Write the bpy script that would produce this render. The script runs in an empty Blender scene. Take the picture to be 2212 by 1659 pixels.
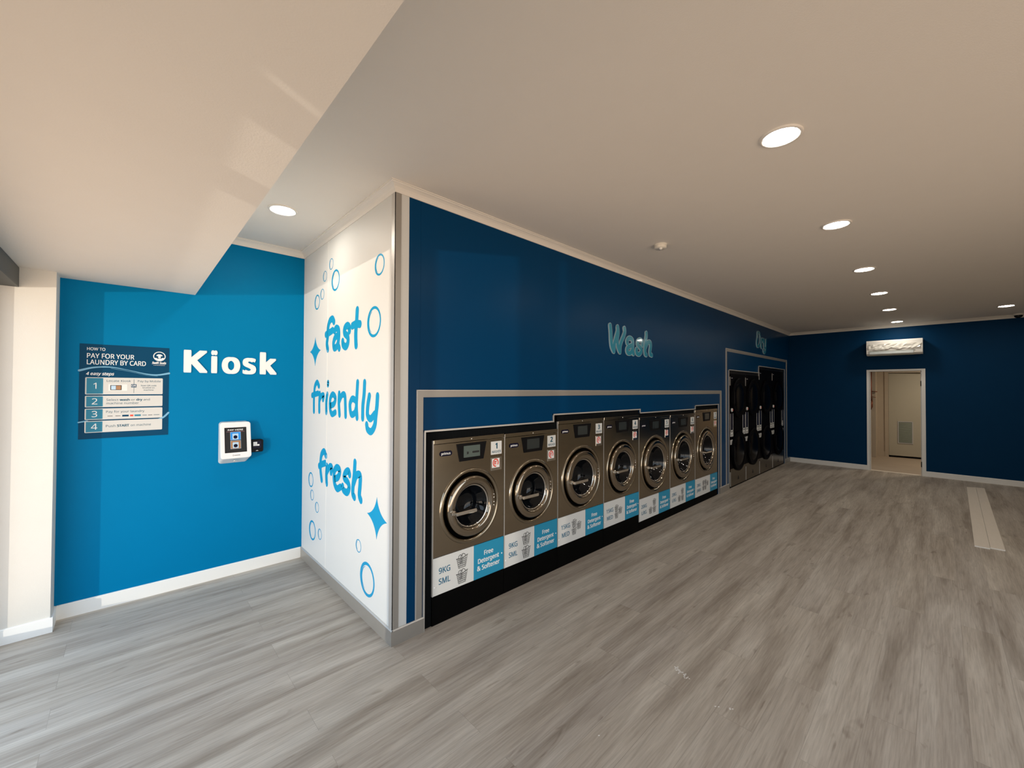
import bpy, bmesh, math, random
from mathutils import Vector, Matrix
random.seed(7)
C = bpy.context.scene.collection
SC = bpy.context.scene
PI = math.pi

# ------------------------------------------------------------------ camera
CAM = (-1.2464, -2.4321, 1.65)
YAW, PITCH, ROLL, FPX = 0.81394, 0.01322, 0.00430, 874.63
cd = bpy.data.cameras.new('camera')
cd.sensor_fit = 'HORIZONTAL'; cd.sensor_width = 36.0
cd.lens = FPX / 2212.0 * 36.0
cd.clip_start = 0.02; cd.clip_end = 200
cam = bpy.data.objects.new('camera', cd); C.objects.link(cam)
fw = Vector((math.cos(PITCH)*math.cos(YAW), math.cos(PITCH)*math.sin(YAW), math.sin(PITCH)))
rt = fw.cross(Vector((0, 0, 1))).normalized(); up = rt.cross(fw)
r2 = rt*math.cos(ROLL) + up*math.sin(ROLL); u2 = -rt*math.sin(ROLL) + up*math.cos(ROLL)
cam.matrix_world = Matrix((( r2.x, u2.x, -fw.x, CAM[0]), (r2.y, u2.y, -fw.y, CAM[1]), (r2.z, u2.z, -fw.z, CAM[2]), (0, 0, 0, 1)))
SC.camera = cam

# ------------------------------------------------------------------ view, world, daylight
SC.view_settings.view_transform = 'Standard'
SC.view_settings.look = 'None'
SC.view_settings.gamma = 1.0
SC.view_settings.exposure = 0.0
SC.view_settings.use_curve_mapping = False
SC.cycles.max_bounces = 10
SC.cycles.diffuse_bounces = 6
SC.cycles.glossy_bounces = 4
SC.cycles.caustics_reflective = False
SC.cycles.caustics_refractive = False
SC.cycles.sample_clamp_indirect = 6.0
w = bpy.data.worlds.new('daylight'); SC.world = w; w.use_nodes = True
nt = w.node_tree; nt.nodes.clear()
geo = nt.nodes.new('ShaderNodeTexCoord'); sep = nt.nodes.new('ShaderNodeSeparateXYZ')
ramp = nt.nodes.new('ShaderNodeValToRGB'); mr = nt.nodes.new('ShaderNodeMapRange')
mr.inputs['From Min'].default_value = -1; mr.inputs['From Max'].default_value = 1
bg = nt.nodes.new('ShaderNodeBackground'); out = nt.nodes.new('ShaderNodeOutputWorld')
nt.links.new(geo.outputs['Generated'], sep.inputs[0]); nt.links.new(sep.outputs['Z'], mr.inputs['Value'])
nt.links.new(mr.outputs[0], ramp.inputs[0]); nt.links.new(ramp.outputs[0], bg.inputs[0]); nt.links.new(bg.outputs[0], out.inputs[0])
WORLD_STRENGTH = 3.2
bg.inputs[1].default_value = WORLD_STRENGTH
cr = ramp.color_ramp
cr.elements[0].position = 0.0; cr.elements[0].color = (.22, .18, .15, 1)        # shaded paving by the shopfront
cr.elements[1].position = 1.0; cr.elements[1].color = (.55, .75, 1.0, 1)        # open sky
for p_, c_ in ((.18, (.50, .37, .27)), (.32, (1.0, .74, .54)), (.44, (1.0, .82, .66)), (.51, (.86, .86, .84)), (.58, (.52, .60, .68))):
    e = cr.elements.new(p_); e.color = (*c_, 1)
# low sunlight thrown back in through the shopfront by the street
sl = bpy.data.lights.new('street_reflection', 'SPOT'); sl.energy = 2700; sl.shadow_soft_size = .07; sl.color = (1.0, 0.9, 0.75)
sl.spot_size = math.radians(34); sl.spot_blend = .1
so = bpy.data.objects.new('street_reflection', sl); C.objects.link(so); so.location = (-10.9, -5.95, .76)
so.rotation_euler = (Vector((-1.93, -.1, 1.7))-so.location).to_track_quat('-Z', 'Y').to_euler()
# portal: tells the sampler where the shopfront opening is
pl = bpy.data.lights.new('shopfront_daylight', 'AREA'); pl.shape = 'RECTANGLE'; pl.size = 3.5; pl.size_y = 2.3
pl.cycles.is_portal = True
po = bpy.data.objects.new('shopfront_daylight', pl); C.objects.link(po)
po.matrix_world = Matrix(((0, 0, -1, -1.93), (-1, 0, 0, -0.05), (0, 1, 0, 1.15), (0, 0, 0, 1)))

p2 = bpy.data.lights.new('side_window_daylight', 'AREA'); p2.shape = 'RECTANGLE'; p2.size = 4.9; p2.size_y = 2.3
p2.cycles.is_portal = True
p2o = bpy.data.objects.new('side_window_daylight', p2); C.objects.link(p2o)
p2o.matrix_world = Matrix(((1, 0, 0, .55), (0, 0, -1, -4.85), (0, 1, 0, 1.15), (0, 0, 0, 1)))

# ------------------------------------------------------------------ materials
def mat(name, col, rough=0.5, metal=0.0, var=0.04, vscale=6.0, bump=0.0, bscale=60.0, coat=0.0, emit=0.0, spec=0.5, stretch=None):
    m = bpy.data.materials.new(name); m.use_nodes = True
    n = m.node_tree.nodes; l = m.node_tree.links
    b = n['Principled BSDF']
    b.inputs['Roughness'].default_value = rough; b.inputs['Metallic'].default_value = metal
    b.inputs['Specular IOR Level'].default_value = spec; b.inputs['Coat Weight'].default_value = coat
    tc = n.new('ShaderNodeTexCoord'); src = tc.outputs['Object']
    if stretch:
        mp = n.new('ShaderNodeMapping'); mp.inputs['Scale'].default_value = stretch
        l.new(src, mp.inputs['Vector']); src = mp.outputs[0]
    no = n.new('ShaderNodeTexNoise'); no.inputs['Scale'].default_value = vscale; no.inputs['Detail'].default_value = 4
    l.new(src, no.inputs['Vector'])
    mx = n.new('ShaderNodeMix'); mx.data_type = 'RGBA'
    mx.inputs[6].default_value = (*[c*(1-var) for c in col], 1); mx.inputs[7].default_value = (*[min(1, c*(1+var)) for c in col], 1)
    l.new(no.outputs[0], mx.inputs[0]); l.new(mx.outputs[2], b.inputs['Base Color'])
    if bump:
        n2 = n.new('ShaderNodeTexNoise'); n2.inputs['Scale'].default_value = bscale; n2.inputs['Detail'].default_value = 3
        l.new(src, n2.inputs['Vector'])
        bp = n.new('ShaderNodeBump'); bp.inputs['Strength'].default_value = bump; bp.inputs['Distance'].default_value = 0.002
        l.new(n2.outputs[0], bp.inputs['Height']); l.new(bp.outputs[0], b.inputs['Normal'])
    if emit:
        l.new(mx.outputs[2], b.inputs['Emission Color']); b.inputs['Emission Strength'].default_value = emit
    return m

M = {}
M['ceiling'] = mat('ceiling_paint', (.84, .80, .74), .8, var=.015, bump=.25, bscale=180)
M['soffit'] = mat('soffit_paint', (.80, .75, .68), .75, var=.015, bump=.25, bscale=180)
M['cornice'] = mat('cornice_paint', (.84, .80, .74), .5, var=.01)
M['white_wall'] = mat('white_vinyl_wall', (.70, .71, .70), .5, spec=.2, var=.012, bump=.15, bscale=220)
M['pier'] = mat('pier_paint', (.70, .68, .63), .7, var=.02, bump=.3, bscale=160)
M['kiosk_blue'] = mat('bright_blue_paint', (.0, .182, .40), .42, var=.02, spec=.05)
M['navy'] = mat('navy_vinyl_wall', (.0, .043, .128), .32, var=.03, vscale=2, spec=.09)
M['navy_back'] = mat('navy_paint', (.0, .034, .100), .55, var=.04, vscale=2, spec=.08)
M['south'] = mat('south_wall_paint', (.66, .60, .50), .7, var=.03)
M['white_trim'] = mat('white_gloss_paint', (.90, .89, .86), .4, var=.01)
M['grey_trim'] = mat('silver_grey_aluminium', (.36, .34, .31), .38, metal=.35, var=.03)
M['silver_edge'] = mat('silver_edge_aluminium', (.62, .60, .57), .42, metal=.4, var=.03)
M['dark_frame'] = mat('charcoal_aluminium', (.035, .042, .042), .45, var=.05)
M['brush'] = mat('black_brush_bristle', (.008, .009, .010), .9, var=.9, vscale=9, bump=1.0, bscale=160, stretch=(40, 1, 1), spec=.03)
M['black'] = mat('black_plastic', (.006, .006, .007), .35, var=.1, spec=.12)
M['plinth'] = mat('black_plinth_board', (.002, .002, .002), .6, var=.1, spec=.04)
M['steel'] = mat('brushed_stainless', (.37, .32, .245), .17, metal=1.0, var=.03, vscale=3, bump=.015, bscale=4)
M['steel_ring'] = mat('polished_stainless', (.38, .33, .265), .10, metal=1.0, var=.04, vscale=12, bump=.02, bscale=20)
M['chrome'] = mat('chrome', (.80, .78, .74), .07, metal=1.0, var=.02)
M['rubber'] = mat('black_rubber', (.004, .004, .005), .5, var=.1, spec=.1)
M['door_glass'] = mat('dark_door_glass', (.003, .004, .006), .05, var=.2, spec=.35)
M['screen'] = mat('display_screen', (.10, .13, .12), .15, var=.05)
M['screen_dim'] = mat('dim_display_screen', (.035, .042, .042), .15, var=.05)
M['badge'] = mat('navy_badge', (.006, .006, .022), .25, var=.05, spec=.15)
M['white_print'] = mat('white_print', (.85, .85, .85), .5, spec=.1, var=.01)
M['label_white'] = mat('white_label_vinyl', (.76, .77, .76), .35, var=.015)
M['label_blue'] = mat('blue_label_vinyl', (.028, .30, .50), .35, var=.02, spec=.2)
M['print_blue'] = mat('steel_blue_print', (.045, .17, .28), .5, var=.03)
M['print_navy'] = mat('navy_print', (.01, .09, .15), .5, var=.03)
M['print_black'] = mat('black_print', (.01, .01, .01), .5, var=.05)
M['red'] = mat('red_print', (.75, .06, .03), .4, var=.05)
M['cyan'] = mat('cyan_vinyl', (.012, .31, .58), .4, var=.03, spec=.15)
M['teal_acrylic'] = mat('teal_acrylic', (.04, .27, .40), .12, var=.04, coat=.5)
M['teal_edge'] = mat('pale_acrylic_edge', (.40, .58, .66), .2, var=.03)
M['poster_navy'] = mat('poster_navy', (.003, .055, .125), .45, var=.04, spec=.08)
M['poster_teal'] = mat('poster_teal', (.035, .22, .34), .45, var=.03, spec=.15)
M['poster_sky'] = mat('poster_sky', (.17, .42, .62), .45, var=.03)
M['poster_paper'] = mat('poster_panel', (.62, .62, .60), .5, var=.01)
M['kiosk_white'] = mat('kiosk_white_enamel', (.86, .85, .85), .3, var=.01)
M['kiosk_side'] = mat('kiosk_grey_side', (.66, .70, .70), .4, var=.02)
M['kiosk_screen'] = mat('kiosk_screen', (.02, .022, .024), .2, var=.1)
M['tile_blue'] = mat('screen_blue', (.01, .22, .62), .3, emit=.25, var=.05)
M['tile_brown'] = mat('screen_brown', (.32, .15, .06), .3, emit=.2, var=.1)
M['tile_grey'] = mat('screen_grey', (.40, .55, .68), .3, emit=.2, var=.05)
M['pink_line'] = mat('screen_pink', (.35, .12, .15), .3, var=.05)
M['ac_white'] = mat('white_abs_plastic', (.80, .77, .72), .35, var=.01)
M['film'] = mat('wrinkled_film', (.88, .85, .78), .12, var=.05, bump=1.0, bscale=25, coat=.6)
M['detector'] = mat('cream_plastic', (.86, .83, .74), .35, var=.01)
M['board'] = mat('pale_board', (.80, .72, .62), .6, var=.05, stretch=(1, 8, 8))
M['board_edge'] = mat('white_board_edge', (.95, .93, .88), .5, var=.02)
M['room_paint'] = mat('old_cream_paint', (.52, .44, .34), .7, var=.06, bump=.3, bscale=30)
M['door_paint'] = mat('grey_green_door_paint', (.50, .46, .36), .6, var=.03)
M['vent'] = mat('vent_aluminium', (.20, .22, .17), .45, metal=.3, var=.05)
M['copper'] = mat('dull_copper_pipe', (.20, .06, .03), .4, metal=.6, var=.1)
M['concrete'] = mat('bare_floor', (.42, .34, .26), .7, var=.12, vscale=3)
M['dryer_black'] = mat('black_glass_panel', (.002, .002, .003), .45, var=.1, spec=.03)
M['dryer_glass'] = mat('black_dryer_glass', (.001, .001, .002), .2, var=.1, spec=.04)
M['dryer_steel'] = mat('dull_stainless', (.17, .145, .11), .24, metal=1.0, var=.06, vscale=4, bump=.03, bscale=5)
M['speck'] = mat('white_plaster_speck', (.85, .82, .78), .6, var=.02)
M['lamp'] = mat('lit_diffuser', (1.0, .93, .82), .5, var=.0, emit=85.0)

def floor_material():
    m = bpy.data.materials.new('grey_oak_vinyl_plank'); m.use_nodes = True
    n = m.node_tree.nodes; l = m.node_tree.links; b = n['Principled BSDF']
    tc = n.new('ShaderNodeTexCoord')
    br = n.new('ShaderNodeTexBrick'); br.offset = 0.37; br.offset_frequency = 2; br.squash = 1.0
    br.inputs['Color1'].default_value = (0, 0, 0, 1); br.inputs['Color2'].default_value = (1, 1, 1, 1); br.inputs['Mortar'].default_value = (0.5, 0.5, 0.5, 1)
    br.inputs['Scale'].default_value = 1.0; br.inputs['Mortar Size'].default_value = 0.0011; br.inputs['Mortar Smooth'].default_value = 0.2
    br.inputs['Brick Width'].default_value = 1.52; br.inputs['Row Height'].default_value = 0.18
    l.new(tc.outputs['Object'], br.inputs['Vector'])
    mul = n.new('ShaderNodeMath'); mul.operation = 'MULTIPLY'; mul.inputs[1].default_value = 37.0
    l.new(br.outputs['Color'], mul.inputs[0])
    def noise(sx, sy, detail, dist=0.0, rough=.5, wf=1.0):
        mp = n.new('ShaderNodeMapping'); mp.inputs['Scale'].default_value = (sx, sy, 1)
        l.new(tc.outputs['Object'], mp.inputs['Vector'])
        t = n.new('ShaderNodeTexNoise'); t.noise_dimensions = '4D'; t.inputs['Scale'].default_value = 1.0
        t.inputs['Detail'].default_value = detail; t.inputs['Distortion'].default_value = dist; t.inputs['Roughness'].default_value = rough
        l.new(mp.outputs[0], t.inputs['Vector']); wm = n.new('ShaderNodeMath'); wm.operation = 'MULTIPLY'; wm.inputs[1].default_value = wf; l.new(mul.outputs[0], wm.inputs[0]); l.new(wm.outputs[0], t.inputs['W'])
        return t.outputs[0]
    def ramp_(src, stops):
        r = n.new('ShaderNodeValToRGB'); l.new(src, r.inputs[0])
        r.color_ramp.elements[0].position = stops[0][0]; r.color_ramp.elements[0].color = (*stops[0][1], 1)
        r.color_ramp.elements[1].position = stops[-1][0]; r.color_ramp.elements[1].color = (*stops[-1][1], 1)
        for p_, c_ in stops[1:-1]:
            x = r.color_ramp.elements.new(p_); x.color = (*c_, 1)
        return r.outputs[0]
    def mixm(a, b_, fac, mode='MULTIPLY'):
        x = n.new('ShaderNodeMix'); x.data_type = 'RGBA'; x.blend_type = mode
        x.inputs[0].default_value = fac; l.new(a, x.inputs[6]); l.new(b_, x.inputs[7]); return x.outputs[2]
    broad = ramp_(noise(.75, 9, 4, .5, .55, .022), [(.30, (.31, .262, .212)), (.46, (.44, .385, .325)), (.66, (.57, .515, .445))])
    fine = ramp_(noise(5, 120, 4, .2, .6), [(.30, (.74, .73, .72)), (.62, (1.07, 1.07, 1.07))])
    knots = ramp_(noise(3.2, 16, 2, 1.5), [(.26, (.66, .63, .60)), (.36, (1, 1, 1))])
    tone = ramp_(br.outputs['Color'], [(0, (.965, .965, .975)), (1, (1.03, 1.025, 1.015))])
    c = mixm(broad, fine, .8); c = mixm(c, knots, .7); c = mixm(c, tone, 1.0)
    fac = n.new('ShaderNodeMath'); fac.operation = 'MULTIPLY'; fac.inputs[1].default_value = .35; l.new(br.outputs['Fac'], fac.inputs[0])
    dk = n.new('ShaderNodeMix'); dk.data_type = 'RGBA'; dk.inputs[7].default_value = (.16, .14, .12, 1)
    l.new(fac.outputs[0], dk.inputs[0]); l.new(c, dk.inputs[6]); l.new(dk.outputs[2], b.inputs['Base Color'])
    b.inputs['Roughness'].default_value = .5; b.inputs['Specular IOR Level'].default_value = .16
    bp = n.new('ShaderNodeBump'); bp.inputs['Strength'].default_value = .12; bp.inputs['Distance'].default_value = .002
    l.new(noise(8, 150, 3), bp.inputs['Height']); l.new(bp.outputs[0], b.inputs['Normal'])
    return m
M['floor'] = floor_material()

# ------------------------------------------------------------------ geometry helpers
class Frame:
    """u to the right, v up, n out of the surface"""
    def __init__(s, o, u, v): s.o = Vector(o); s.u = Vector(u); s.v = Vector(v); s.n = s.u.cross(s.v)
    def __call__(s, u, v, n=0.0): return s.o + s.u*u + s.v*v + s.n*n
XF = Frame((0, 0, 0), (1, 0, 0), (0, 0, 1))            # surfaces facing -y: u = x, v = z, n = -y
D, L, H = 1.8899, 9.984, 2.99
KF = Frame((0, D, 0), (1, 0, 0), (0, 0, 1))            # kiosk wall
WF = Frame((0, 0, 0), (0, -1, 0), (0, 0, 1))           # surfaces facing -x: u = -y, v = z, n = -x
BF = Frame((L, 0, 0), (0, -1, 0), (0, 0, 1))           # back wall
FF = Frame((0, 0, 0), (1, 0, 0), (0, 1, 0))            # floor, n = +z

class MB:
    def __init__(s, fr=XF): s.f = fr; s.v = []; s.q = []; s.m = []; s.mats = []; s.cur = 0; s.sm = []; s.smooth = False
    def mat(s, m):
        if m not in s.mats: s.mats.append(m)
        s.cur = s.mats.index(m); return s
    def face(s, idx): s.q.append(idx); s.m.append(s.cur); s.sm.append(s.smooth)
    def pt(s, u, v, n=0): s.v.append(s.f(u, v, n)); return len(s.v)-1
    def box(s, u0, u1, v0, v1, n0, n1, bev=0.0):
        if bev > 0:
            s.prism([(u0+bev, v0), (u1-bev, v0), (u1, v0+bev), (u1, v1-bev), (u1-bev, v1), (u0+bev, v1), (u0, v1-bev), (u0, v0+bev)], n0, n1, bev); return s
        i = [s.pt(*c) for c in ((u0,v0,n0),(u1,v0,n0),(u1,v1,n0),(u0,v1,n0),(u0,v0,n1),(u1,v0,n1),(u1,v1,n1),(u0,v1,n1))]
        for f in ((3,2,1,0),(4,5,6,7),(0,1,5,4),(1,2,6,5),(2,3,7,6),(3,0,4,7)): s.face([i[k] for k in f])
        return s
    def prism(s, poly, n0, n1, bev=0.0):
        """poly counter-clockwise in u, v; front face at n1"""
        k = len(poly); a = [s.pt(u, v, n0) for u, v in poly]
        if bev:
            cu = sum(p[0] for p in poly)/k; cv = sum(p[1] for p in poly)/k
            wu = max(p[0] for p in poly)-min(p[0] for p in poly); wv = max(p[1] for p in poly)-min(p[1] for p in poly)
            b = [s.pt(u, v, n1-bev) for u, v in poly]
            c = [s.pt(cu+(u-cu)*(1-2*bev/wu), cv+(v-cv)*(1-2*bev/wv), n1) for u, v in poly]
            rings = [a, b, c]
        else: rings = [a, [s.pt(u, v, n1) for u, v in poly]]
        for r0, r1 in zip(rings, rings[1:]):
            for i in range(k): j = (i+1) % k; s.face([r0[i], r0[j], r1[j], r1[i]])
        s.face(rings[-1]); s.face(a[::-1]); return s
    def lathe(s, cu, cv, prof, seg=64, cap=False, a0=0.0):
        """prof: (radius, n) from outside in"""
        sm = s.smooth; s.smooth = True
        rings = []
        for r, n in prof:
            if r < 1e-6: rings.append([s.pt(cu, cv, n)])
            else: rings.append([s.pt(cu+r*math.cos(a0+2*PI*i/seg), cv+r*math.sin(a0+2*PI*i/seg), n) for i in range(seg)])
        for r0, r1 in zip(rings, rings[1:]):
            for i in range(seg):
                j = (i+1) % seg
                if len(r1) == 1: s.face([r0[i], r0[j], r1[0]])
                elif len(r0) == 1: s.face([r0[0], r1[j], r1[i]])
                else: s.face([r0[i], r0[j], r1[j], r1[i]])
        if cap and len(rings[-1]) > 1: s.face(rings[-1])
        s.smooth = sm; return s
    def plate_hole(s, u0, u1, v0, v1, cu, cv, r, n0, n1, seg=64):
        """rectangle with a round hole"""
        def edge(a):
            c, t = math.cos(a), math.sin(a); k = 1e9
            if c > 1e-9: k = min(k, (u1-cu)/c)
            if c < -1e-9: k = min(k, (u0-cu)/c)
            if t > 1e-9: k = min(k, (v1-cv)/t)
            if t < -1e-9: k = min(k, (v0-cv)/t)
            return cu+c*k, cv+t*k
        angs = sorted(set([round(2*PI*i/seg, 6) for i in range(seg)] + [round(math.atan2(v-cv, u-cu) % (2*PI), 6) for u in (u0, u1) for v in (v0, v1)]))
        a = [s.pt(cu+r*math.cos(t), cv+r*math.sin(t), n1) for t in angs]; b = [s.pt(*edge(t), n1) for t in angs]
        a2 = [s.pt(cu+r*math.cos(t), cv+r*math.sin(t), n0) for t in angs]; b2 = [s.pt(*edge(t), n0) for t in angs]
        k = len(angs)
        for i in range(k):
            j = (i+1) % k
            s.face([a[i], b[i], b[j], a[j]]); s.face([b[i], b2[i], b2[j], b[j]]); s.face([a[j], a2[j], a2[i], a[i]]); s.face([a2[j], b2[j], b2[i], a2[i]])
        return s
    def ribbon(s, pts, r, n0, n1, closed=False, smooth_steps=6, taper=None):
        """flat stroke of half width r through the points, round ended"""
        P = [Vector((p[0], p[1])) for p in pts]
        if smooth_steps and len(P) > 2:
            Q = []; m = len(P); rng = range(m if closed else m-1)
            for i in rng:
                p0 = P[(i-1) % m] if (closed or i > 0) else P[i]*2-P[i+1]
                p1 = P[i]; p2 = P[(i+1) % m]
                p3 = P[(i+2) % m] if (closed or i+2 < m) else p2*2-p1
                for k in range(smooth_steps):
                    t = k/smooth_steps
                    Q.append(.5*((2*p1)+(p2-p0)*t+(2*p0-5*p1+4*p2-p3)*t*t+(3*p1-p0-3*p2+p3)*t**3))
            if not closed: Q.append(P[-1])
            P = Q
        m = len(P); Lp = []; Rp = []
        for i in range(m):
            a = P[i-1] if (i > 0 or closed) else P[i]; b = P[(i+1) % m] if (i < m-1 or closed) else P[i]
            d = (b-a); d = d.normalized() if d.length > 1e-9 else Vector((1, 0)); nn = Vector((-d.y, d.x))
            rr = r*(taper(i/(m-1)) if taper else 1)
            Lp.append(P[i]+nn*rr); Rp.append(P[i]-nn*rr)
        def strip(A, B, close):
            k = len(A)
            f = [[s.pt(p.x, p.y, n) for p in X] for X in (A, B) for n in (n0, n1)]   # A0 A1 B0 B1
            for i in range(k if close else k-1):
                j = (i+1) % k
                s.face([f[1][i], f[3][i], f[3][j], f[1][j]]); s.face([f[0][i], f[1][i], f[1][j], f[0][j]]); s.face([f[3][i], f[2][i], f[2][j], f[3][j]])
        strip(Lp, Rp, closed)
        if not closed:
            for p in (P[0], P[-1]):
                rr = r*(taper(0 if p is P[0] else 1) if taper else 1)
                if rr > 1e-4: s.prism([(p.x+rr*math.cos(2*PI*i/16), p.y+rr*math.sin(2*PI*i/16)) for i in range(16)], n0, n1-1e-5)
        return s
    def tube(s, pts, r, seg=12):
        """round tube through u, v, n points"""
        P = [s.f(*p) for p in pts]; sm = s.smooth; s.smooth = True; rings = []
        for i, p in enumerate(P):
            d = (P[min(i+1, len(P)-1)]-P[max(i-1, 0)]).normalized()
            a = d.cross(Vector((0, 0, 1)));  a = a if a.length > .1 else d.cross(Vector((1, 0, 0))); a.normalize(); b = d.cross(a)
            s0 = len(s.v)
            for k in range(seg): s.v.append(p+a*r*math.cos(2*PI*k/seg)+b*r*math.sin(2*PI*k/seg))
            rings.append(list(range(s0, s0+seg)))
        for r0, r1 in zip(rings, rings[1:]):
            for k in range(seg): j = (k+1) % seg; s.face([r0[k], r0[j], r1[j], r1[k]])
        s.smooth = sm; s.face(rings[0][::-1]); s.face(rings[-1]); return s
    def text(s, body, u, v, height=None, width=None, n0=0.0, n1=.0006, bold=0.0, align='C', shear=0.0, box=None, cap='H'):
        """centre u, baseline v, capital height; width squeezes it; box = (u0, u1, v0, v1) fits it"""
        vs, fs = glyphs(body, 0.0, shear)
        if bold:
            v0_, f0_ = vs, fs; vs, fs = [], []
            for q_, (dx, dy) in enumerate(((0, 0), (1, .6), (1, -.6), (-1, .6), (-1, -.6), (1.15, 0), (-1.15, 0))):
                o_ = len(vs); vs = vs+[(p[0]+dx*bold*.8, p[1]+dy*bold*.8, p[2], q_) for p in v0_]; fs = fs+[tuple(i+o_ for i in f) for f in f0_]
        x0 = min(p[0] for p in vs); x1 = max(p[0] for p in vs)
        if box:
            y0 = min(p[1] for p in vs); y1 = max(p[1] for p in vs)
            fx = lambda p: (box[0]+(p[0]-x0)/(x1-x0)*(box[1]-box[0]), box[2]+(p[1]-y0)/(y1-y0)*(box[3]-box[2]))
        else:
            sy = height/CAPH[0]; sx = sy if width is None else width/(x1-x0)
            off = {'C': (x0+x1)/2, 'L': x0, 'R': x1}[align]
            fx = lambda p: (u+(p[0]-off)*sx, v+p[1]*sy)
        idx = []
        for p in vs:
            a, b = fx(p); idx.append(s.pt(a, b, n0 if p[2] < 0 else n1-(p[3]*6e-6 if len(p) > 3 else 0)))
        for f in fs: s.face([idx[i] for i in f])
        return s
    def build(s, name, parent=None, mat=None, kind=None):
        base = parent_origin(parent)
        me = bpy.data.meshes.new(name)
        me.from_pydata([v-base for v in s.v], [], s.q)
        for m in s.mats or [mat]: me.materials.append(M[m] if isinstance(m, str) else m)
        for i, p in enumerate(me.polygons): p.material_index = s.m[i] if s.mats else 0; p.use_smooth = s.sm[i]
        me.validate(); me.update()
        o = bpy.data.objects.new(name, me); C.objects.link(o)
        if parent: o.parent = parent
        if kind: o['kind'] = kind
        return o
ORG = {}
def parent_origin(p):
    b = Vector((0, 0, 0))
    while p is not None: b = b + Vector(p.location); p = p.parent
    return b
_G = {}
try: FONT = bpy.data.fonts.load(bpy.utils.resource_path('LOCAL')+'/datafiles/fonts/NotoSansHebrew-Regular.woff2')
except Exception: FONT = None
CAPH = [.70]
def glyphs(body, bold, shear):
    k = (body, bold, shear)
    if k not in _G:
        c = bpy.data.curves.new('glyphs', 'FONT'); c.body = body; c.size = 1.0
        if FONT: c.font = FONT
        c.offset = bold; c.shear = shear; c.extrude = .01
        c.resolution_u = 4; c.fill_mode = 'BOTH'
        o = bpy.data.objects.new('glyphs', c); C.objects.link(o)
        bpy.context.view_layer.update()
        me = bpy.data.meshes.new_from_object(o)
        _G[k] = ([tuple(v.co) for v in me.vertices], [tuple(p.vertices) for p in me.polygons])
        bpy.data.objects.remove(o); bpy.data.curves.remove(c); bpy.data.meshes.remove(me)
    return _G[k]
_h = glyphs('H', 0.0, 0.0)[0]; CAPH[0] = max(p[1] for p in _h)-min(p[1] for p in _h)
def thing(name, label, cat, loc, group=None):
    o = bpy.data.objects.new(name, None); C.objects.link(o); o.location = loc; o.empty_display_size = .1
    o['label'] = label; o['category'] = cat
    if group: o['group'] = group
    return o
def tag(o, label, cat, group=None, kind=None):
    o['label'] = label; o['category'] = cat
    if group: o['group'] = group
    if kind: o['kind'] = kind
    return o
def rounded(u0, u1, v0, v1, r, k=5):
    P = []
    for cu, cv, a in ((u1-r, v0+r, -PI/2), (u1-r, v1-r, 0), (u0+r, v1-r, PI/2), (u0+r, v0+r, PI)):
        for i in range(k+1): t = a+PI/2*i/k; P.append((cu+r*math.cos(t), cv+r*math.sin(t)))
    return P

# ------------------------------------------------------------------ the room
S_ = 'structure'
YS, XW = -4.8, -1.98            # south wall, shopfront line
MB(FF).box(XW, L+.02, YS-.1, D+.2, -.10, 0).build('floor', mat='floor', kind=S_)
MB(FF).box(XW-.1, L+.1, YS-.1, D+.2, H, H+.1).build('ceiling', mat='ceiling', kind=S_)
MB(FF).box(XW-.1, -.852, YS, D+.005, 2.436, H+.002).build('ceiling_soffit', mat='soffit', kind=S_)
# alcove walls and the pier by the shopfront
MB(KF).box(-1.70, .0, 0, H, -.12, 0).build('wall_kiosk', mat='kiosk_blue', kind=S_)
MB(FF).box(XW-.1, -1.617, 1.705, D+.12, 0, 2.437).build('wall_pier', mat='pier', kind=S_)
b = MB(WF); b.box(-D, -.0, 0, H, -.1, 0).build('wall_lettered', mat='white_wall', kind=S_)
# washing wall with openings for the machines (blue vinyl over board)
b = MB(XF)
def wallbox(u0, u1, v0, v1): b.box(u0, u1, v0, v1, -.10, 0)
wallbox(.1, .2268, 0, H); wallbox(.2268, 1.5675, 1.3592, H); wallbox(1.5675, 3.1176, 1.4215, H); wallbox(3.1176, 4.6735, 1.379, H)
wallbox(4.6735, 5.5625, 1.427, H); wallbox(5.5625, 6.021, 0, H); wallbox(6.021, 7.64, 1.992, H); wallbox(7.64, 9.528, 2.124, H); wallbox(9.528, L, 0, H)
b.build('wall_washing', mat='navy', kind=S_)
MB(XF).box(.1, L, 0, H, -1.9, -1.8).build('wall_light_block', mat='black', kind=S_)  # unseen black wall added to stop daylight leaking in behind the machines
# back wall with the doorway
b = MB(BF); b.box(-.1, 1.412, 0, H, -.10, 0).box(2.174, -YS, 0, H, -.10, 0).box(1.412, 2.174, 2.05, H, -.10, 0)
b.build('wall_back', mat='navy_back', kind=S_)
MB(FF).box(3.0, L, YS-.1, YS, 0, H).box(XW-.1, 3.0, YS-.1, YS, 2.305, H).build('wall_south', mat='south', kind=S_)
MB(FF).box(XW-.1, XW+.02, YS, -1.80, 0, 2.44).build('wall_front', mat='pier', kind=S_)
# shopfront frame
b = MB(FF).box(-1.98, -1.78, YS, 1.705, 2.305, 2.436, .004)
b.build('trim_shopfront_head', mat='dark_frame', kind=S_)
b = MB(FF)
for y0, y1 in ((1.62, 1.705), (-1.176, -1.02), (-1.69, -1.535), (-1.80, -1.78)): b.box(-1.98, -1.90, y0, y1, 0, 2.305)
b.box(-1.98, -1.90, -1.78, 1.7, 0, .06)
b.build('window_1', mat='dark_frame', kind=S_)
b = MB(FF)
for x0 in (XW-.1, -.42, 1.25, 2.92): b.box(x0, x0+.08, YS-.08, YS-.01, .06, 2.305)
b.box(XW-.1, 3.0, YS-.08, YS-.01, 0, .06)
b.build('window_2', mat='dark_frame', kind=S_)
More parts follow.
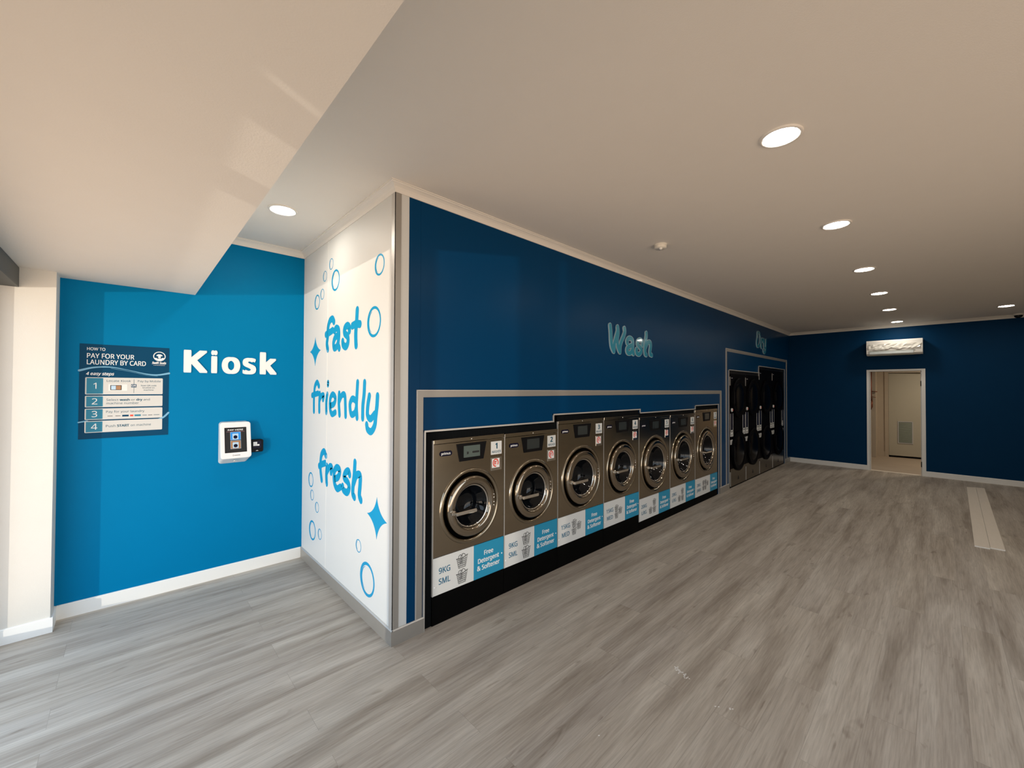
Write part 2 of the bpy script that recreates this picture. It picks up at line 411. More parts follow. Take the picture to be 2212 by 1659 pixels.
# cornice
prof = [(0.0, 2.933), (.006, 2.933), (.008, 2.940), (.012, 2.953), (.020, 2.965), (.032, 2.974), (.044, 2.979), (.047, 2.984), (.055, 2.984), (.055, 2.9905)]
path = [(-.852, D, 0, -1), (0, D, -1, -1), (0, 0, -1, -1), (L, 0, -1, -1), (L, YS, -1, 0)]
b = MB(FF); rings = [[b.pt(x+d*sx, y+d*sy, z) for d, z in prof] for x, y, sx, sy in path]
for r0, r1 in zip(rings, rings[1:]):
    for i in range(len(prof)-1): b.face([r0[i], r1[i], r1[i+1], r0[i+1]])
b.build('trim_cornice', mat='cornice', kind=S_)
# baseboards
def base(name, fr, u0, u1, m, h=.10, t=.013, tm=None):
    q = MB(fr)
    q.mat(m).box(u0, u1, 0, h-.006, 0, t)
    q.mat(tm or m); a = [q.pt(u0, h-.006, t), q.pt(u1, h-.006, t), q.pt(u1, h, t-.006), q.pt(u0, h, t-.006), q.pt(u1, h, 0), q.pt(u0, h, 0)]
    q.face([a[0], a[1], a[2], a[3]]); q.face([a[3], a[2], a[4], a[5]])
    return q.build(name, kind=S_)
base('baseboard_kiosk', KF, -1.605, -.013, 'white_trim')
PF = Frame((0, 1.705, 0), (1, 0, 0), (0, 0, 1)); base('baseboard_pier', PF, XW, -1.604, 'white_trim')
EF = Frame((-1.617, 0, 0), (0, 1, 0), (0, 0, 1)); base('baseboard_pier_return', EF, 1.6925, D, 'white_trim')
base('baseboard_lettered', WF, -D, .013, 'grey_trim', tm='silver_edge')
base('baseboard_washing', XF, 0, .2268, 'grey_trim', tm='silver_edge')
base('baseboard_middle', XF, 5.60, 6.021, 'grey_trim', tm='silver_edge')
base('baseboard_corner', XF, 9.56, L, 'grey_trim', tm='silver_edge')
base('baseboard_back', BF, .013, 1.368, 'white_trim'); base('baseboard_back_right', BF, 2.230, -YS, 'white_trim')
# silver corner angle
b = MB(XF).box(-.004, .041, .10, 2.934, -.0, .004); b.build('trim_corner_angle', mat='grey_trim', kind=S_)
MB(WF).box(-.043, .004, .10, 2.934, 0, .004).build('trim_corner_angle_side', mat='silver_edge', kind=S_)
# cover strips of the wall sheets
MB(WF).box(-1.228, -1.224, .10, 2.934, 0, .0012).build('trim_sheet_joint', mat='white_trim', kind=S_)
MB(XF).box(.188, .1905, 1.645, 2.934, 0, .0012).build('trim_sheet_joint_blue', mat='navy', kind=S_)
MB(BF).box(2.426, 2.429, .10, 2.934, 0, .0012).build('trim_sheet_joint_back', mat='navy_back', kind=S_)
# doorway lining
b = MB(BF)
b.box(1.368, 1.412, 0, 2.088, -.11, .016).box(2.174, 2.230, 0, 2.088, -.11, .016).box(1.368, 2.230, 2.05, 2.088, -.11, .0162)
b.box(1.412, 1.424, 0, 2.05, -.075, -.035).box(2.162, 2.174, 0, 2.05, -.075, -.035)
dr = b.build('door_1', mat='white_trim', kind=S_)
for z in (.22, 1.80): MB(BF).mat('black').box(2.160, 2.176, z-.05, z+.05, -.03, .004).build('hinge', dr)
MB(BF).mat('board').box(1.412, 2.174, 0, .004, -.10, -.0).build('threshold', dr)

# flat silver surrounds fixed around the machine bays
def surround(name, label, u0, u1, top, w_, bottom, group):
    r = thing(name, label, 'trim', ((u0+u1)/2, 0, 0), group)
    MB(XF).mat('grey_trim').prism([(u0, bottom), (u0+w_, bottom), (u0+w_, top-w_), (u0, top)], 0, .006).mat('silver_edge').box(u0-.001, u0+.004, bottom, top, 0, .009).build('upright', r)
    MB(XF).mat('grey_trim').prism([(u1-w_, bottom), (u1, bottom), (u1, top), (u1-w_, top-w_)], 0, .006).mat('silver_edge').box(u1-.004, u1+.001, bottom, top, 0, .009).build('upright', r)
    MB(XF).mat('grey_trim').prism([(u0+w_, top-w_), (u1-w_, top-w_), (u1, top), (u0, top)], 0, .006).mat('silver_edge').box(u0, u1, top-.004, top+.001, 0, .009).build('head_rail', r)
    return r
surround('bay_surround', 'wide silver-grey flat frame around the seven washing machines', .163, 5.68, 1.643, .050, .10, 'silver surrounds of the machine bays')
surround('bay_surround', 'tall silver-grey flat frame around the four black dryers', 5.892, 9.725, 2.346, .050, .10, 'silver surrounds of the machine bays')
def edging(name, pts, t=.012):
    b = MB(XF).mat('silver_edge')
    for (a0, b0), (a1, b1) in zip(pts, pts[1:]):
        if abs(a0-a1) < 1e-6: b.box(a0-t/2, a0+t/2, min(b0, b1)-t/2, max(b0, b1)+t/2, 0, .010)
        else: b.box(a0-t/2, a1+t/2, b0-t/2, b0+t/2, 0, .0103)
    return b.build(name, kind=S_)
w_edge = edging('trim_washer_opening',
    [(.2268, 0), (.2268, 1.3592), (1.5675, 1.3592), (1.5675, 1.4215), (3.1176, 1.4215), (3.1176, 1.379), (4.6735, 1.379), (4.6735, 1.427), (5.5625, 1.427), (5.5625, 0)])
d_edge = edging('trim_dryer_opening',
    [(6.021, 0), (6.021, 1.992), (7.64, 1.992), (7.64, 2.124), (9.528, 2.124), (9.528, 0)])
b = MB(XF).mat('brush')
for u0, u1, v0, v1 in ((.233, .2965, 0, 1.353), (.2965, 1.5735, 1.285, 1.353), (1.5735, 3.1116, 1.352, 1.415), (3.1116, 4.6675, 1.318, 1.373), (4.6675, 5.5565, 1.355, 1.421), (5.518, 5.5565, 0, 1.421), (1.5735, 1.635, 1.28, 1.415)):
    b.box(u0, u1, v0, v1, -.03, -.012)
b.build('brush_seal', w_edge)
b = MB(XF).mat('black')
for u0, u1, v0, v1 in ((6.027, 6.112, 0, 1.986), (6.112, 7.646, 1.93, 1.986), (7.646, 9.522, 2.06, 2.118), (9.47, 9.522, 0, 2.118)): b.box(u0, u1, v0, v1, -.03, -.012)
b.build('brush_seal', d_edge)

# ------------------------------------------------------------------ washers
def basket(b, cu, cv, w_, h, n0, n1):
    """line drawing of a laundry basket"""
    t = h*.015
    T, B = .50*w_, .34*w_; vt, vb = cv+.22*h, cv-.5*h
    b.ribbon([(cu-T, vt), (cu-B, vb), (cu+B, vb), (cu+T, vt+.05*h)], t*1.2, n0, n1, smooth_steps=0)
    b.ribbon([(cu-T*1.12, vt), (cu, vt-.03*h), (cu+T*1.12, vt+.12*h)], t*1.6, n0, n1)
    for k in range(1, 5):
        f = k/5; b.ribbon([(cu-T+(T-B)*f, vt+(vb-vt)*f), (cu+T-(T-B)*f, vt+(vb-vt)*f+.02*h)], t, n0, n1, smooth_steps=0)
    for k in range(-2, 3):
        b.ribbon([(cu+k*T*.34, vt), (cu+k*B*.36, vb)], t, n0, n1, smooth_steps=0)
    b.ribbon([(cu-.36*w_, vt), (cu-.32*w_, vt+.16*h), (cu-.18*w_, vt+.24*h), (cu-.05*w_, vt+.16*h)], t*1.3, n0, n1)
    b.ribbon([(cu-.10*w_, vt+.18*h), (cu+.05*w_, vt+.27*h), (cu+.22*w_, vt+.24*h), (cu+.34*w_, vt+.10*h)], t*1.3, n0, n1)
    b.ribbon([(cu-.06*w_, vt+.16*h), (cu-.16*w_, vt+.02*h), (cu-.18*w_, cv-.2*h)], t*1.3, n0, n1)
    b.ribbon([(cu+.06*w_, vt+.20*h), (cu-.02*w_, vt+.02*h), (cu-.04*w_, cv-.2*h)], t*1.3, n0, n1)

def washer(num, u0, u1, top, s0, s1, split, cz, R, rd, rg, kg, size, icons, isz, label, lit=False):
    cu = (u0+u1)/2; r = thing('washing_machine', label, 'washing machine', (cu, .0, 0), 'stainless washing machines in the blue wall')
    # cabinet: sides, back, front panel with its round opening
    b = MB(XF).mat('steel'); e_ = .003
    b.plate_hole(u0+e_, u1-e_, s1+.004, top-.034, cu, cz, R-.012, -.02, 0.0)
    b.box(u0+e_, u0+.02, .02, top-.04, -.62, -.021).box(u1-.02, u1-e_, .02, top-.04, -.62, -.021).box(u0+.02, u1-.02, .02, top-.04, -.64, -.62)
    b.build('cabinet', r)
    MB(XF).mat('steel').box(u0+e_, u1-e_, top-.031, top, -.62, .006, .003).mat('chrome').lathe(cu, top-.015, [(.006, .006), (.005, .009), (0, .010)], 12).build('lid', r)
    MB(XF).mat('silver_edge').box(u0-.001, u0+.0035, s0, top-.004, -.02, .003).build('edge_strip', r)
    # dished surround and shadow gap
    b = MB(XF).mat('steel').lathe(cu, cz, [(R, .0), (R-.004, .007), (R-.012, .011), (R-.022, .008), (R-.030, .004), (rd+.022, -.006), (rd+.016, -.016)])
    b.mat('rubber').lathe(cu, cz, [(rd+.016, -.016), (rd+.010, -.05), (rg-.01, -.05)])
    b.build('door_surround', r)
    # door
    b = MB(XF).mat('steel_ring').lathe(cu, cz, [(rd-.006, -.05), (rd, -.01), (rd, .016), (rd-.004, .025), (rd-.012, .030), (rd-.03, .032), (rg+.022, .032), (rg+.012, .029), (rg+.003, .020), (rg, .008)])
    door = b.build('door', r)
    g = MB(XF).mat('door_glass').lathe(cu, cz, [(rg, .010), (rg-.006, -.006), (rg-.018, -.012), (rg-.022, -.045), (rg-.05, -.055), (rg-.056, -.085), (rg*.55, -.11), (rg*.25, -.118), (0, -.12)])
    g.mat('chrome').lathe(cu, cz, [(rg+.002, .010), (rg-.003, .013), (rg-.008, .008)])
    g.build('porthole_glass', door)
    hx = cu-rd*.80; hz = cz-.018; hl = rd*.80
    b = MB(XF).mat('chrome').lathe(hx, hz, [(.020, .030), (.020, .040), (.014, .046), (0, .047)], 20)
    b.box(hx-.028, hx-.004, hz-.010, hz+.012, .03, .05, .003).box(hx-.006, hx+.012, hz-.012, hz+.012, .04, .074, .004).box(hx-.004, hx+hl, hz-.013, hz+.013, .062, .080, .005)
    b.build('handle', door)
    for dz in (.055, .030, -.005, -.030): MB(XF).mat('chrome').lathe(cu+(rd+rg)/2+.010, cz+dz, [(.0055, .031), (.005, .035), (0, .037)], 10).build('hinge_screw', door)
    # control display
    bw = .142 if R < .33 else .150
    b = MB(XF).mat('black').prism([(cu+.004-bw*.80, top-.176), (cu+.004+bw*.80, top-.176), (cu+.004+bw, top-.045), (cu+.004-bw, top-.045)], 0, .005, .002)
    cp = b.build('control_panel', r)
    sc = MB(XF).mat('screen' if lit else 'screen_dim').box(cu-.074, cu+.080, top-.150, top-.064, .005, .0062)
    if lit: sc.mat('print_black').box(cu-.045, cu-.030, top-.126, top-.108, .0062, .0068).prism(rounded(cu+.005, cu+.072, top-.122, top-.108, .007), .0062, .0068)
    sc.build('screen', cp)
    # badge
    bx = u0+.106; bz = top-.102
    bd = MB(XF).mat('badge').prism(rounded(bx-.053, bx+.053, bz-.018, bz+.018, .0175), 0, .003).build('badge', r)
    MB(XF).mat('white_print').text('primus', bx, bz-.008, .0165, width=.078, n0=.003, n1=.0036, bold=.02).build('badge_lettering', bd)
    # number sticker and instruction plate
    x1 = u1-.030; x0 = x1-.111
    st = MB(XF).mat('label_white').box(x0, x1, top-.158, top-.055, 0, .0025).build('number_sticker', r)
    MB(XF).mat('print_navy').text(str(num), (x0+x1)/2, top-.112, .042, n0=.0025, n1=.0031, bold=.05).build('sticker_number', st)
    MB(XF).mat('print_navy').text('WASHER', (x0+x1)/2, top-.147, .020, width=.094, n0=.0025, n1=.0031, bold=.01).build('sticker_lettering', st)
    ip = MB(XF).mat('chrome').box(x0, x1, top-.284, top-.181, 0, .004, .001).mat('steel').box(x0+.026, x0+.034, top-.181, top-.158, 0, .002).box(x1-.042, x1-.034, top-.181, top-.158, 0, .002).build('instruction_plate', r)
    q = MB(XF).mat('white_print').box(x0+.008, x1-.024, top-.262, top-.190, .004, .0046).mat('red')
    c0 = ((x0+x1)/2-.009, top-.224)
    q.ribbon([(c0[0]+.026*math.cos(a), c0[1]+.028*math.sin(a)) for a in [i*PI/6-.5 for i in range(11)]], .0045, .0046, .0052)
    q.box(c0[0]-.014, c0[0]-.004, c0[1]-.014, c0[1]+.012, .0046, .0052).box(c0[0]+.002, c0[0]+.007, c0[1]-.014, c0[1]+.012, .0046, .0052).box(c0[0]-.014, c0[0]+.014, c0[1]+.009, c0[1]+.014, .0046, .0052)
    q.build('warning_mark', ip)
    # label strip: white half and blue half
    z0 = s0; hh = (s1-s0)/.26
    lw = MB(XF).mat('label_white').box(u0+.003, split, s0, s1, -.02, .0005).build('label_panel', r); lw['label'] = 'white panel with load size and basket drawings'
    tx = u0+.03+(.052 if len(kg) == 3 else .070 if len(size) < 4 else .082)
    tw = .098 if len(kg) == 3 else .128
    ts = {3: .098 if len(kg) == 3 else .112, 5: .145}[len(size)]
    MB(XF).mat('print_blue').text(kg, tx+.02, z0+.143*hh, .040, width=tw, n0=.0005, n1=.0011, bold=.022).build('load_lettering', lw)
    MB(XF).mat('print_blue').text(size, tx+.02, z0+.068*hh, .040, width=ts, n0=.0005, n1=.0011, bold=.022).build('load_lettering', lw)
    for iu, iv in icons: q = MB(XF).mat('print_black'); basket(q, u0+iu, z0+iv, isz, isz*1.08, .0005, .0011); q.build('basket_drawing', lw)
    lb = MB(XF).mat('label_blue').box(split, u1-.003, s0, s1, -.02, .0005).build('label_panel', r); lb['label'] = 'blue panel with white detergent lettering'
    bc = (split+u1)/2-.005; bw2 = (u1-split)*.72
    q = MB(XF).mat('white_print').text('Free', bc, z0+.165*hh, .034, width=bw2*.42, n0=.0005, n1=.0011, bold=.028); q.build('detergent_lettering', lb)
    q = MB(XF).mat('white_print').text('Detergent', bc, z0+.112*hh, .034, width=bw2*.97, n0=.0005, n1=.0011, bold=.028); q.build('detergent_lettering', lb)
    q = MB(XF).mat('white_print').text('& Softener', bc, z0+.058*hh, .034, width=bw2*1.04, n0=.0005, n1=.0011, bold=.028)
    q.build('detergent_lettering', lb)
    MB(XF).mat('white_print').lathe(u0+.022, z0+.058, [(.008, .0005), (.006, .004), (0, .005)], 12).build('screw', lw)
    MB(XF).mat('white_print').lathe(u1-.022, z0+.13, [(.006, .0005), (.005, .003), (0, .004)], 12).build('screw', lb)
    MB(XF).mat('plinth').box(u0+.001, u1-.001, 0, s0-.001, -.60, -.003).build('plinth', r)
    return r

I2 = [(.255, .182), (.255, .070)]
I3 = [(.247, .167), (.322, .132), (.247, .094)]
I3b = [(.370, .172), (.275, .085), (.370, .085)]
I5 = [(.300, .175), (.375, .175), (.450, .150), (.300, .098), (.375, .098)]
wl = 'stainless front-loading washing machine '
washer(1, .2965, .9665, 1.292, .205, .465, .660, .778, .279, .224, .157, '9KG', 'SML', I2, .092, wl+'with sticker number 1, 9KG SML label and lit grey display', lit=True)
washer(2, .969, 1.6315, 1.288, .203, .465, 1.3235, .774, .277, .224, .157, '9KG', 'SML', I2, .092, wl+'with sticker number 2 and 9KG SML label')
washer(3, 1.634, 2.3735, 1.357, .200, .459, 2.060, .790, .314, .259, .178, '15KG', 'MED', I3, .068, wl+'with sticker number 3 and 15KG MED label')
washer(4, 2.376, 3.098, 1.357, .196, .460, 2.795, .792, .310, .257, .178, '15KG', 'MED', I3, .068, wl+'with sticker number 4 and 15KG MED label')
washer(5, 3.1005, 3.888, 1.326, .103, .364, 3.583, .742, .352, .290, .215, '20KG', 'LRG', I3b, .075, wl+'with sticker number 5 and 20KG LRG label')
washer(6, 3.8905, 4.6705, 1.322, .103, .366, 4.362, .746, .350, .290, .213, '20KG', 'LRG', I3b, .075, wl+'with sticker number 6 and 20KG LRG label')
washer(7, 4.673, 5.519, 1.362, .102, .360, 5.226, .757, .342, .286, .216, '28KG', 'JUMBO', I5, .066, wl+'with sticker number 7 and 28KG JUMBO label')

# ------------------------------------------------------------------ dryers
def dryer(u0, u1, top, label):
    cu = (u0+u1)/2; r = thing('stacked_dryer', label, 'dryer', (cu, 0, 0), 'black stacked dryers in the end of the wall')
    b = MB(XF).mat('dryer_black').box(u0+.003, u1-.003, .325, top, -.62, -.008).build('cabinet', r)
    lp = MB(XF).mat('dryer_steel').box(u0+.003, u1-.003, .022, .322, -.62, -.004, .002).mat('print_black').prism([(cu-.03, .10), (cu-.012, .10), (cu, .135), (cu+.012, .10), (cu+.03, .10), (cu+.006, .165), (cu-.006, .165)], -.004, -.002).build('lower_panel', r)
    MB(XF).mat('plinth').box(u0+.001, u1-.001, 0, .021, -.6, -.012).build('plinth', r)
    MB(XF).mat('silver_edge').box(u0-.002, u0+.004, .03, .27, -.02, .002).box(u0-.002, u0+.004, top-.2, top-.05, -.02, .0).build('edge_strip', r)
    for cz in (.60, 1.52):
        rd = .345
        d = MB(XF).mat('dryer_black').lathe(cu, cz, [(rd, -.008), (rd, .016), (rd-.01, .024), (rd-.04, .026), (rd-.05, .022), (.25, .018)]).mat('dryer_glass').lathe(cu, cz, [(.25, .018), (.22, .026), (.12, .032), (0, .034)]).build('door', r)
        MB(XF).mat('black').box(cu-rd+.02, cu-rd+.05, cz-.10, cz+.10, .024, .042, .005).build('handle', d)
    MB(XF).mat('badge').prism(rounded(u0+.045, u0+.13, top-.085, top-.060, .012), -.008, -.004).mat('white_print').text('primus', u0+.0875, top-.077, .010, width=.06, n0=-.004, n1=-.0034).build('badge', r)
    for s in (0, 1):
        x0 = u0+.008 if s == 0 else u1-.150; x1 = x0+.135; zt = 1.255 if s == 0 else 1.215; zb = zt-.31 if s == 0 else zt-.27
        zb0 = zb-.02
        q = MB(XF).mat('label_white').box(x0, x0+.010, zb, zt, -.008, -.005).box(x1-.010, x1, zb, zt, -.008, -.005).box(x0, x1, zb0-.06, zb+.03, -.008, -.005)
        q.mat('badge').box(x0+.010, x1-.010, zb+.03, zt, -.008, -.0055)
        q.mat('print_black').text('DRYER', (x0+x1)/2, zb-.01, .022, width=.08, n0=-.005, n1=-.0044, bold=.02)
        for k in range(3): q.box(x0+.025, x1-.025, zb0-.045+k*.011, zb0-.041+k*.011, -.005, -.0044)
        q.build('price_sticker', r)
        q = MB(XF).mat('label_white').box(x0+(.012 if s else 0), x1, zb0-.195, zb0-.115, -.008, -.005).mat('print_black')
        for k in range(4): q.box(x0+.03+k*.024, x0+.036+k*.024, zb0-.185, zb0-.125, -.005, -.0044)
        q.build('instruction_sticker', r)
    MB(XF).mat('label_white').lathe(u0+.072, 1.315, [(.032, -.008), (.032, .004), (.026, .010), (0, .011)], 20).mat('red').lathe(u0+.080, 1.315, [(.014, .010), (.012, .014), (0, .015)], 16).build('start_button', r)
    return r
dl = 'black stacked dryer with stainless foot panel, '
dryer(6.113, 6.894, 1.93, dl+'nearest to the washing machines')
dryer(6.897, 7.698, 1.93, dl+'second along from the washing machines')
dryer(7.701, 8.589, 2.06, dl+'first of the taller pair')
dryer(8.592, 9.468, 2.06, dl+'tall one nearest the back wall')

# ------------------------------------------------------------------ wall lettering
FAST = [[(-1.076, 2.214), (-1.112, 2.242), (-1.175, 2.23), (-1.214, 2.176), (-1.22, 2.1), (-1.238, 2.041), (-1.217, 1.99)], [(-1.264, 2.123), (-1.192, 2.13), (-1.104, 2.144)], [(-1.06, 2.135), (-1.024, 2.153), (-0.971, 2.135), (-0.962, 2.077), (-0.979, 2.02), (-0.952, 1.981)], [(-0.968, 2.092), (-1.04, 2.079), (-1.079, 2.038), (-1.065, 1.992), (-1.012, 1.998), (-0.974, 2.029)], [(-0.743, 2.103), (-0.751, 2.135), (-0.791, 2.149), (-0.839, 2.131), (-0.838, 2.093), (-0.777, 2.06), (-0.771, 2.013), (-0.811, 1.984), (-0.867, 2.002), (-0.878, 2.031)], [(-0.596, 2.246), (-0.605, 2.168), (-0.619, 2.081), (-0.617, 2.009), (-0.612, 1.978)], [(-0.687, 2.135), (-0.62, 2.142), (-0.544, 2.133)]]
FRIENDLY = [[(-1.431, 1.673), (-1.479, 1.706), (-1.536, 1.674), (-1.557, 1.609), (-1.564, 1.522), (-1.561, 1.44)], [(-1.616, 1.586), (-1.54, 1.596), (-1.451, 1.607)], [(-1.407, 1.605), (-1.417, 1.525), (-1.415, 1.446)], [(-1.411, 1.547), (-1.367, 1.584), (-1.307, 1.59), (-1.321, 1.554)], [(-1.218, 1.600), (-1.238, 1.53), (-1.235, 1.444)], [(-1.200, 1.700), (-1.203, 1.685)], [(-1.141, 1.503), (-1.052, 1.525), (-1.027, 1.575), (-1.089, 1.601), (-1.143, 1.563), (-1.146, 1.483), (-1.103, 1.435), (-1.023, 1.453)], [(-0.942, 1.61), (-0.948, 1.538), (-0.932, 1.438)], [(-0.94, 1.548), (-0.886, 1.596), (-0.825, 1.597), (-0.811, 1.523), (-0.804, 1.435)], [(-0.577, 1.697), (-0.586, 1.618), (-0.595, 1.52), (-0.582, 1.433)], [(-0.595, 1.556), (-0.673, 1.572), (-0.718, 1.526), (-0.693, 1.454), (-0.626, 1.466), (-0.594, 1.512)], [(-0.452, 1.696), (-0.46, 1.61), (-0.479, 1.524), (-0.481, 1.434)], [(-0.37, 1.599), (-0.394, 1.527), (-0.397, 1.46), (-0.348, 1.437), (-0.282, 1.473)], [(-0.239, 1.601), (-0.247, 1.532), (-0.264, 1.458), (-0.281, 1.392), (-0.336, 1.347), (-0.395, 1.359), (-0.411, 1.391)]]
FRESH = [[(-1.233, 1.067), (-1.281, 1.099), (-1.343, 1.066), (-1.367, 0.999), (-1.365, 0.921), (-1.336, 0.843)], [(-1.403, 0.955), (-1.329, 0.981), (-1.249, 1.002)], [(-1.206, 0.982), (-1.218, 0.906), (-1.209, 0.832)], [(-1.204, 0.933), (-1.143, 0.985), (-1.092, 0.986), (-1.108, 0.941)], [(-1.024, 0.9), (-0.944, 0.931), (-0.914, 0.988), (-0.978, 1.002), (-1.035, 0.958), (-1.033, 0.874), (-0.973, 0.831), (-0.895, 0.857)], [(-0.712, 0.985), (-0.736, 1.009), (-0.793, 0.989), (-0.822, 0.944), (-0.748, 0.922), (-0.718, 0.883), (-0.76, 0.839), (-0.834, 0.845), (-0.85, 0.871)], [(-0.612, 1.093), (-0.623, 0.998), (-0.643, 0.918), (-0.647, 0.851), (-0.619, 0.829)], [(-0.635, 0.93), (-0.583, 0.999), (-0.517, 1.009), (-0.516, 0.94), (-0.527, 0.863), (-0.5, 0.831)]]
WASH = [[(2.48, 2.339), (2.492, 2.257), (2.498, 2.175), (2.513, 2.113), (2.549, 2.066)], [(2.624, 2.337), (2.627, 2.297), (2.603, 2.241), (2.575, 2.181), (2.555, 2.13), (2.549, 2.066)], [(2.624, 2.337), (2.633, 2.271), (2.615, 2.201), (2.633, 2.119), (2.67, 2.067)], [(2.764, 2.337), (2.771, 2.298), (2.745, 2.247), (2.701, 2.185), (2.676, 2.132), (2.67, 2.067)], [(2.829, 2.175), (2.819, 2.199), (2.845, 2.229), (2.888, 2.238), (2.928, 2.225), (2.945, 2.195), (2.942, 2.142), (2.938, 2.107), (2.955, 2.065)], [(2.942, 2.165), (2.882, 2.148), (2.829, 2.12), (2.82, 2.088), (2.849, 2.065), (2.895, 2.072), (2.928, 2.106), (2.938, 2.142)], [(3.157, 2.18), (3.161, 2.213), (3.128, 2.236), (3.086, 2.234), (3.051, 2.211), (3.051, 2.183), (3.086, 2.16), (3.128, 2.134), (3.128, 2.098), (3.086, 2.068), (3.037, 2.074), (3.02, 2.101), (3.03, 2.124)], [(3.255, 2.332), (3.255, 2.295), (3.237, 2.238), (3.226, 2.182), (3.222, 2.126), (3.229, 2.083), (3.252, 2.069)], [(3.233, 2.16), (3.274, 2.211), (3.318, 2.232), (3.356, 2.218), (3.36, 2.173), (3.345, 2.124), (3.349, 2.083), (3.386, 2.074)]]
DRY = [[(7.561, 2.771), (7.548, 2.667), (7.516, 2.57), (7.546, 2.505), (7.607, 2.502)], [(7.561, 2.771), (7.671, 2.77), (7.72, 2.721), (7.719, 2.625), (7.681, 2.546), (7.607, 2.502)], [(7.814, 2.664), (7.807, 2.594), (7.793, 2.527), (7.818, 2.495)], [(7.807, 2.614), (7.871, 2.658), (7.923, 2.67), (7.922, 2.615)], [(7.987, 2.668), (7.973, 2.588), (7.986, 2.519), (8.038, 2.503)], [(8.113, 2.671), (8.105, 2.579), (8.091, 2.499), (8.063, 2.438), (8.01, 2.407), (7.958, 2.419), (7.939, 2.461)]]
def word(name, label, strokes, splits, fr, r, m, group, n1=.0012, edge=None, er=.006, cat='lettering'):
    us = [p[0] for s in strokes for p in s]; o = fr((min(us)+max(us))/2, min(p[1] for s in strokes for p in s), 0)
    root = thing(name, label, cat, tuple(o), group)
    k = 0
    for cnt in splits:
        b = MB(fr).mat(m)
        for i, s in enumerate(strokes[k:k+cnt]): b.ribbon(s, r, .0003 if not edge else .004, n1-(i*2e-5))
        l = b.build('letter', root)
        if edge:
            b = MB(fr).mat(edge)
            for i, s in enumerate(strokes[k:k+cnt]): b.ribbon(s, r+er, 0, n1-.0015-(i*2e-5))
            b.build('letter_backing', l)
        k += cnt
    return root
g = 'blue words on the white wall'
word('vinyl_word', 'bright blue hand-lettered word fast high on the white wall', FAST, [2, 2, 1, 2], WF, .030, 'cyan', g)
word('vinyl_word', 'bright blue hand-lettered word friendly across the white wall', FRIENDLY, [2, 2, 2, 1, 2, 2, 1, 2], WF, .026, 'cyan', g)
word('vinyl_word', 'bright blue hand-lettered word fresh low on the white wall', FRESH, [2, 2, 1, 1, 2], WF, .029, 'cyan', g)
g = 'raised teal words on the navy wall'
word('acrylic_word', 'raised teal word Wash on the navy wall above the washing machines', WASH, [4, 2, 1, 2], XF, .024, 'teal_acrylic', g, n1=.014, edge='teal_edge', er=.005)
word('acrylic_word', 'raised teal word Dry on the navy wall above the dryers', DRY, [2, 2, 2], XF, .024, 'teal_acrylic', g, n1=.014, edge='teal_edge', er=.005)

def star(pts, label):
    (tu, tv), (ru, rv), (bu, bv), (lu, lv) = pts; cu, cv = (tu+bu)/2, (lv+rv)/2; P = []
    tips = [(bu, bv), (ru, rv), (tu, tv), (lu, lv)]
    for i in range(4):
        a = tips[i]; c = tips[(i+1) % 4]
        q = (cu+((a[0]-cu)+(c[0]-cu))*.20, cv+((a[1]-cv)+(c[1]-cv))*.20)
        for k in range(12):
            t = k/12; P.append(((1-t)**2*a[0]+2*t*(1-t)*q[0]+t*t*c[0], (1-t)**2*a[1]+2*t*(1-t)*q[1]+t*t*c[1]))
    b = MB(WF).mat('cyan')
    c0 = b.pt(cu, cv, .0012); idx = [b.pt(u, v, .0012) for u, v in P]; low = [b.pt(u, v, 0) for u, v in P]
    for i in range(len(P)):
        j = (i+1) % len(P); b.face([c0, idx[i], idx[j]]); b.face([idx[i], low[i], low[j], idx[j]])
    tag(b.build('star_decal'), label, 'wall decal', 'blue star decals')
star([(-1.541, 2.124), (-1.395, 1.996), (-1.541, 1.858), (-1.690, 1.996)], 'bright blue four-pointed star left of the word fast')
star([(-0.235, 0.904), (-0.082, 0.762), (-0.235, 0.616), (-0.390, 0.762)], 'bright blue four-pointed star right of and below the word fresh')
BUB = [(-1.152, 2.719, 0.048, 'small ring bubble decal, topmost of the upper left cluster'), (-1.305, 2.644, 0.047, 'small ring bubble decal, second from the top in the upper left cluster'),
 (-1.05, 2.56, 0.09, 'large ring bubble decal in the upper left cluster above the word fast'), (-1.367, 2.495, 0.048, 'small ring bubble decal touching the medium one in the upper left cluster'),
 (-1.502, 2.444, 0.069, 'medium ring bubble decal, leftmost of the upper cluster'), (-0.225, 2.508, 0.075, 'ring bubble decal alone in the top right corner of the white wall'),
 (-0.307, 2.122, 0.110, 'large ring bubble decal right of the word fast'), (-1.627, 0.796, 0.069, 'medium ring bubble decal at the left edge beside the word fresh'),
 (-1.589, 0.66, 0.049, 'small ring bubble decal, upper of the two small ones below the word fresh'), (-1.451, 0.575, 0.048, 'small ring bubble decal, lower of the two small ones below the word fresh'),
 (-1.571, 0.338, 0.09, 'large ring bubble decal low on the far left of the white wall'), (-1.37, 0.354, 0.048, 'small ring bubble decal right of the large low left one'),
 (-0.535, 0.487, 0.048, 'small ring bubble decal below the right hand star'), (-0.381, 0.293, 0.120, 'largest ring bubble decal, near the bottom right of the white wall')]
